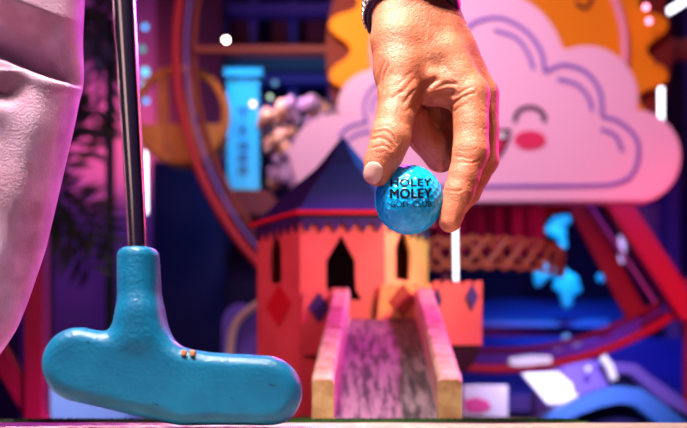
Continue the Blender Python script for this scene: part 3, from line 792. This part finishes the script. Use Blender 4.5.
for k in range(-2, 24):
    for s_ in (1, -1):
        pts_ = []
        for i in range(9):
            t = i/8; u = (k+.5+s_*(t-.5)*1.2)/9
            if 0 <= u <= 1: pts_.append(lat(u, .05+t*.9)+Vector((0, .006, 0)))
        if len(pts_) > 1: add_tube(bm, pts_, .0062, 8)
finish(bm, 'lattice_band', orange, lf, smooth=False)
for u in (.12,):
    p = lat(u, .9); box('post', maro, p.x-.012, p.x+.012, p.y+.013, p.y+.035, 0, p.z, lf)
magc = mat('magenta_cloth', (.50, .02, .18), .8)
bm = bmesh.new(); prev = None
for i in range(81):
    t = i/80; x = 425+t*120; dy_ = .018*math.sin(t*40)+.008*math.sin(t*93); cur = [bm.verts.new(P(x, y_, 2.75)+Vector((0, dy_, 0))) for y_ in (196, 210, 225, 240, 255)]
    if prev:
        for a in range(4): bm.faces.new((prev[a], cur[a], cur[a+1], prev[a+1]))
    prev = cur
o = finish(bm, 'magenta_drape', magc, smooth=True); s = o.modifiers.new('s', 'SOLIDIFY'); s.thickness = .006
tag(o, 'folded dark magenta drape hanging behind the lattice band under the cloud', 'drape')
tag(pbox('navy_counter', navyb, 420, 560, 272, 700, 4.56, .03), 'low navy counter behind the castle turret', 'counter')
# cyan figures
cym = mat('cyan_gloss', (.03, .60, .85), .35)
def blobs(name, m, bl, Y, label, cat, h=.009):
    xs = [b[0] for b in bl]; yy = [b[1] for b in bl]; rm = max(b[2] for b in bl)+4
    a = P(min(xs)-rm, max(yy)+rm, Y); b = P(max(xs)+rm, min(yy)-rm, Y)
    f = Field((a.x, Y-.09, a.z), (b.x, Y+.09, b.z), h); D = None
    for x, y, r in bl:
        p = P(x, y, Y); c_ = np.sqrt((f.X-p.x)**2+((f.Y-p.y)*1.3)**2+(f.Z-p.z)**2)-r*Y/F
        D = c_ if D is None else smin(D, c_, .02)
    V, Q = nets(D, (a.x, Y-.09, a.z), h)
    o = npmesh(relax(V, Q, 1), Q, name, m)
    return tag(o, label, cat)
blobs('toy_animal', cym, [(540, 276, 7), (547, 271, 8), (556, 269, 8), (562, 275, 7), (565, 284, 7), (566, 294, 7), (567, 304, 6), (572, 280, 7), (577, 290, 5), (538, 284, 4), (556, 287, 4)], 3.6, 'cyan glossy toy animal figure with lowered head below the cloud', 'toy animal')
blobs('balloon_shape', cym, [(556, 222, 6), (566, 220, 6), (550, 230, 6), (560, 234, 7), (563, 245, 5)], 3.7, 'cyan rounded shape hanging just below the cloud', 'decoration')
blobs('balloon_shape', mat('lime_gloss', (.55, .65, .15), .4), [(531, 226, 4), (535, 219, 4), (532, 233, 4)], 3.6, 'small lime coloured shape beside the cyan one under the cloud', 'decoration')
blobs('balloon_shape', mat('redor_gloss', (.7, .08, .03), .4), [(520, 212, 7), (532, 208, 6), (528, 215, 5)], 3.4, 'orange red shape just under the cloud edge above the lattice', 'decoration')
blobs('float_ball', cym, [(601, 278, 5)], 3.7, 'small cyan ball between toy animal and dark wheel beam', 'ball', .006)
# right wall furniture
lil = mat('lilac_panel', (.35, .25, .60), .6)
tag(pbox('partition', navyb, 560, 720, 190, 700, 4.6, .06), 'dark navy partition behind the wheel beams at right', 'partition')
wd = empty('display_panel', P(648, 240, 4.4), 'pale lilac display panel between red wheel beam and right edge', 'panel')
pbox('panel_frame', violet, 627, 668, 200, 246, 4.42, .05, wd); pbox('panel_face', lil, 631, 658, 206, 240, 4.41, .011, wd)
tag(pbox('violet_post', violet, 668, 681, 150, 700, 4.3, .08), 'violet upright post at the far right under the cloud', 'post')
tag(pbox('violet_post', violet, 690, 700, -60, 700, 4.35, .08), 'violet upright post at the extreme right edge of the view', 'post')
# mini golf lanes
lane = empty('blue_lane', (P(560, 0, 3.7).x, 3.7, 0), 'blue painted stepped mini golf lane below the cyan toy animal', 'lane')
def slab(name, m, quad, t, par):           # quad of 3-D points, thickness t downwards
    bm = bmesh.new(); a = [bm.verts.new(q) for q in quad]; b = [bm.verts.new(Vector(q)-Vector((0, 0, t))) for q in quad]
    bm.faces.new(a); bm.faces.new(b)
    for i in range(4): bm.faces.new((a[i], a[(i+1) % 4], b[(i+1) % 4], b[i]))
    return finish(bm, name, m, par, bevel=.003)
slab('upper_bed', bluep, [P(455, 325, 3.75), P(640, 340, 3.75), P(640, 300, 4.4), P(490, 298, 4.4)], .05, lane)
slab('upper_edge', mat('azure_edge', (.05, .2, .75), .4), [P(455, 322, 3.7), P(610, 322, 3.7), P(610, 318, 3.8), P(455, 318, 3.8)], .02, lane)
slab('lower_bed', bluep, [P(450, 392, 3.2), P(690, 400, 3.2), P(690, 338, 3.7), P(450, 336, 3.7)], .06, lane)
pbox('lane_front', navyb, 450, 690, 394, 557, 3.25, .02, lane)
wp = mat('white_board', (.82, .80, .92), .5)
tag(pplate('white_board', wp, [[(523, 373), (558, 372), (572, 384), (574, 393), (590, 401), (548, 404)]], 2.06, .03), 'slanted white board lying below the red wheel rim', 'board')
tag(pplate('white_bar', wp, [[(511, 358), (530, 355), (551, 356), (552, 363), (520, 366), (510, 364)]], 2.4, .05), 'short horizontal white bar between the two wheel rims', 'bar')
hump = empty('tunnel_hump', (P(590, 0, 2.1).x, 2.1, 0), 'violet curved tunnel hump with a white rim below the wheel, bottom right', 'tunnel')
pplate('hump_body', violet, [[(545, 640), (548, 395), (556, 376), (572, 364), (592, 360), (606, 366), (612, 385), (614, 640)]], 2.15, .2, hump)
tube('white_rim', wp, smoothpts([P(602, 357, 2.1), P(609, 366, 2.1), P(614, 380, 2.1)], 4), .0095, hump)
arch = empty('arch_bridge', (P(640, 0, 1.9).x, 1.9, 0), 'blue arched bridge with cyan band at the bottom right', 'bridge')
def bandpl(name, m, up_, lw, Y, d): pplate(name, m, [up_+lw[::-1]], Y, d, arch)
bandpl('arch_band', mat('azure_board', (.03, .12, .48), .5), [(540, 422), (565, 408), (590, 396), (616, 386), (640, 388), (658, 400), (690, 424)], [(556, 426), (580, 414), (600, 407), (620, 403), (636, 405), (655, 420), (672, 440)], 1.9, .12)
bandpl('arch_band', violet, [(612, 362), (636, 364), (650, 376), (668, 388), (684, 400)], [(612, 372), (633, 374), (644, 384), (662, 400), (690, 416)], 2.3, .12)
pplate('arch_wall', navyb, [[(556, 426), (580, 414), (600, 407), (620, 403), (636, 405), (655, 420), (672, 440), (672, 700), (556, 700)]], 1.95, .06, arch)
pplate('arch_wall', navyb, [[(612, 372), (633, 374), (644, 384), (662, 400), (700, 422), (700, 700), (612, 700)]], 2.34, .06, arch)
sg = empty('pink_white_board', (P(486, 0, 1.8).x, 1.8, 0), 'white board with a pink blotch just right of the ramp', 'board')
pbox('board', mat('pale_board', (.78, .62, .80), .5), 463, 508, 385, 675, 1.8, .02, sg)
pplate('pink_blotch', mat('hot_pink', (.85, .05, .30), .5), [[(464, 400), (476, 397), (488, 401), (492, 408), (480, 413), (466, 411)]], 1.797, .002, sg)
def bokeh(px_, py_, Y, r, label):  # white spheres standing in for blurred spots of light
    bm = bmesh.new(); bmesh.ops.create_uvsphere(bm, u_segments=20, v_segments=12, radius=r*Y/F, matrix=Matrix.Translation(P(px_, py_, Y)))
    tag(finish(bm, 'bokeh_blob', wp, smooth=True), label, 'ball', 'white blobs for light spots by the wheel')
bokeh(566, 338, 3.68, 4.2, 'white blob for a blurred light spot, topmost of those above the red wheel rim')
bokeh(578, 348, 3.6, 5, 'white blob for a blurred light spot, rightmost of the pair above the red wheel rim')
bokeh(558, 352, 3.56, 4, 'white blob for a blurred light spot beside the short white bar')
bokeh(588, 369, 2.1, 3, 'small white blob for a blurred light spot below the red wheel rim on the violet hump')

# ================================================================== lights
def area(loc, tgt, size, e, c, spread=180):
    l = bpy.data.lights.new('area_light', 'AREA'); l.size = size; l.energy = e; l.color = c; l.spread = R(spread)
    o = bpy.data.objects.new('area_light', l); COL.objects.link(o); o.location = loc
    o.rotation_euler = (Vector(tgt)-Vector(loc)).to_track_quat('-Z', 'Y').to_euler(); return o
def spot(loc, tgt, e, c, ang, rad=.03, blend=.4):
    l = bpy.data.lights.new('spot', 'SPOT'); l.energy = e; l.color = c; l.spot_size = R(ang); l.shadow_soft_size = rad; l.spot_blend = blend
    o = bpy.data.objects.new('spot', l); COL.objects.link(o); o.location = loc
    o.rotation_euler = (Vector(tgt)-Vector(loc)).to_track_quat('-Z', 'Y').to_euler(); return o
hc = P(430, 100, ZB)
for dx_, dy_, e_ in ((-.16, .22, 3.2), (-.05, .16, 2.2), (-.24, .12, 1.8)):
    area((dx_, dy_, H+.98), hc, .05, e_*.185, (1, .90, .80), 36)
area((-.55, -.25, H+.30), (0, .6, H+.1), .35, .32, (1, .70, .66))  # added soft fill from the front, no visible source
area((-.30, .30, H+.80), P(40, 190, ZT), .10, 1.15, (1, .86, .84), 44)  # added to brighten the trousers, spills onto the putter
spot((.66, .92, H+.70), P(387, 360, 1.05), 62, (1, .01, .62), 50, .010)     # magenta, from the right
area((.50, .95, H+.35), hc, .22, .5, (1, .02, .35), 60)
spot((.05, 1.0, H+.42), P(40, 180, ZT), 13, (.62, .03, 1), 50, .04)
area((-.75, .75, H+.35), P(300, 290, 1.3), .2, .9, (1, .10, .25), 70)
spot((.16, .0, H+.10), P(335, 285, 1.3), 3.2, (1, .56, .40), 16, .03, .6)
area((.50, .90, H+.42), P(410, 265, 1.3), .1, .30, (1, .66, .2), 40)
area((.65, 1.5, H+.75), P(360, 170, 1.35), .15, 2.0, (.03, .35, 1), 90)
area((-.1, 1.5, H+1.6), P(470, 110, ZK), .5, 9, (1, .72, .88), 110)
area((-.15, 2.25, H+1.35), P(330, 40, ZS), .15, .9, (1, .75, .25), 80)
area((-.38, 3.15, H+1.62), P(243, 140, 3.6), .12, 1.1, (.08, .6, 1), 60)
area((-.3, 3.22, H+1.3), P(292, 140, 3.4), .12, .9, (1, .6, .62), 60)  # unseen light added to lift the blossoms
area((1.3, 1.7, H+.6), P(600, 150, ZK), .4, 1.6, (1, .15, .35), 120)
area((-.9, 2.0, H+1.0), P(190, 90, 3.1), .3, 1.0, (1, .22, .18), 100)
area((-1.7, 3.6, H+1.6), P(80, 200, 4.6), .5, 4, (.55, .22, 1), 120)
area((-1.2, 3.9, H+.9), P(115, 120, 4.6), .2, 4.0, (1, .25, .12), 60)
area((-.75, 1.45, H+.45), P(80, 405, 1.9), .15, .5, (.7, .75, 1), 50)  # unseen light added to brighten the pale blue board
area((-.6, 3.9, H+1.0), P(270, 60, 4.7), .4, 3, (.25, .30, 1))
area((.9, 3.0, H+.9), P(600, 330, 3.6), .5, 2.5, (.18, .16, 1), 120)
area((.75, 3.1, H+.8), P(560, 260, 3.6), .12, 1.0, (.05, .6, 1), 60)
area((.35, 1.1, H+.5), P(560, 385, 2.0), .15, 1.3, (.72, .70, 1), 36)  # cool light added to brighten the white board
area((1.0, 2.2, H+.25), P(660, 300, 3.0), .2, 1.6, (1, .03, .12), 100)
w = bpy.data.worlds.new('w'); scene.world = w; w.use_nodes = True
w.node_tree.nodes['Background'].inputs[0].default_value = (.12, .04, .30, 1); w.node_tree.nodes['Background'].inputs[1].default_value = .12

# ================================================================== camera
cd = bpy.data.cameras.new('camera'); cam_ = bpy.data.objects.new('camera', cd); COL.objects.link(cam_)
cam_.location = (0, 0, H); cam_.rotation_euler = (R(90), 0, 0)
cd.sensor_width = 36; cd.sensor_fit = 'HORIZONTAL'; cd.lens = F*36/687; cd.shift_y = (HY-214)/687; cd.shift_x = 0
cd.clip_start = .02; cd.dof.use_dof = True; cd.dof.focus_distance = .57
cd.dof.aperture_fstop = (cd.lens/1000)/.0066
scene.camera = cam_
vs = scene.view_settings; vs.view_transform = 'Standard'; vs.look = 'None'; vs.exposure = 0; vs.gamma = 1; vs.use_curve_mapping = False
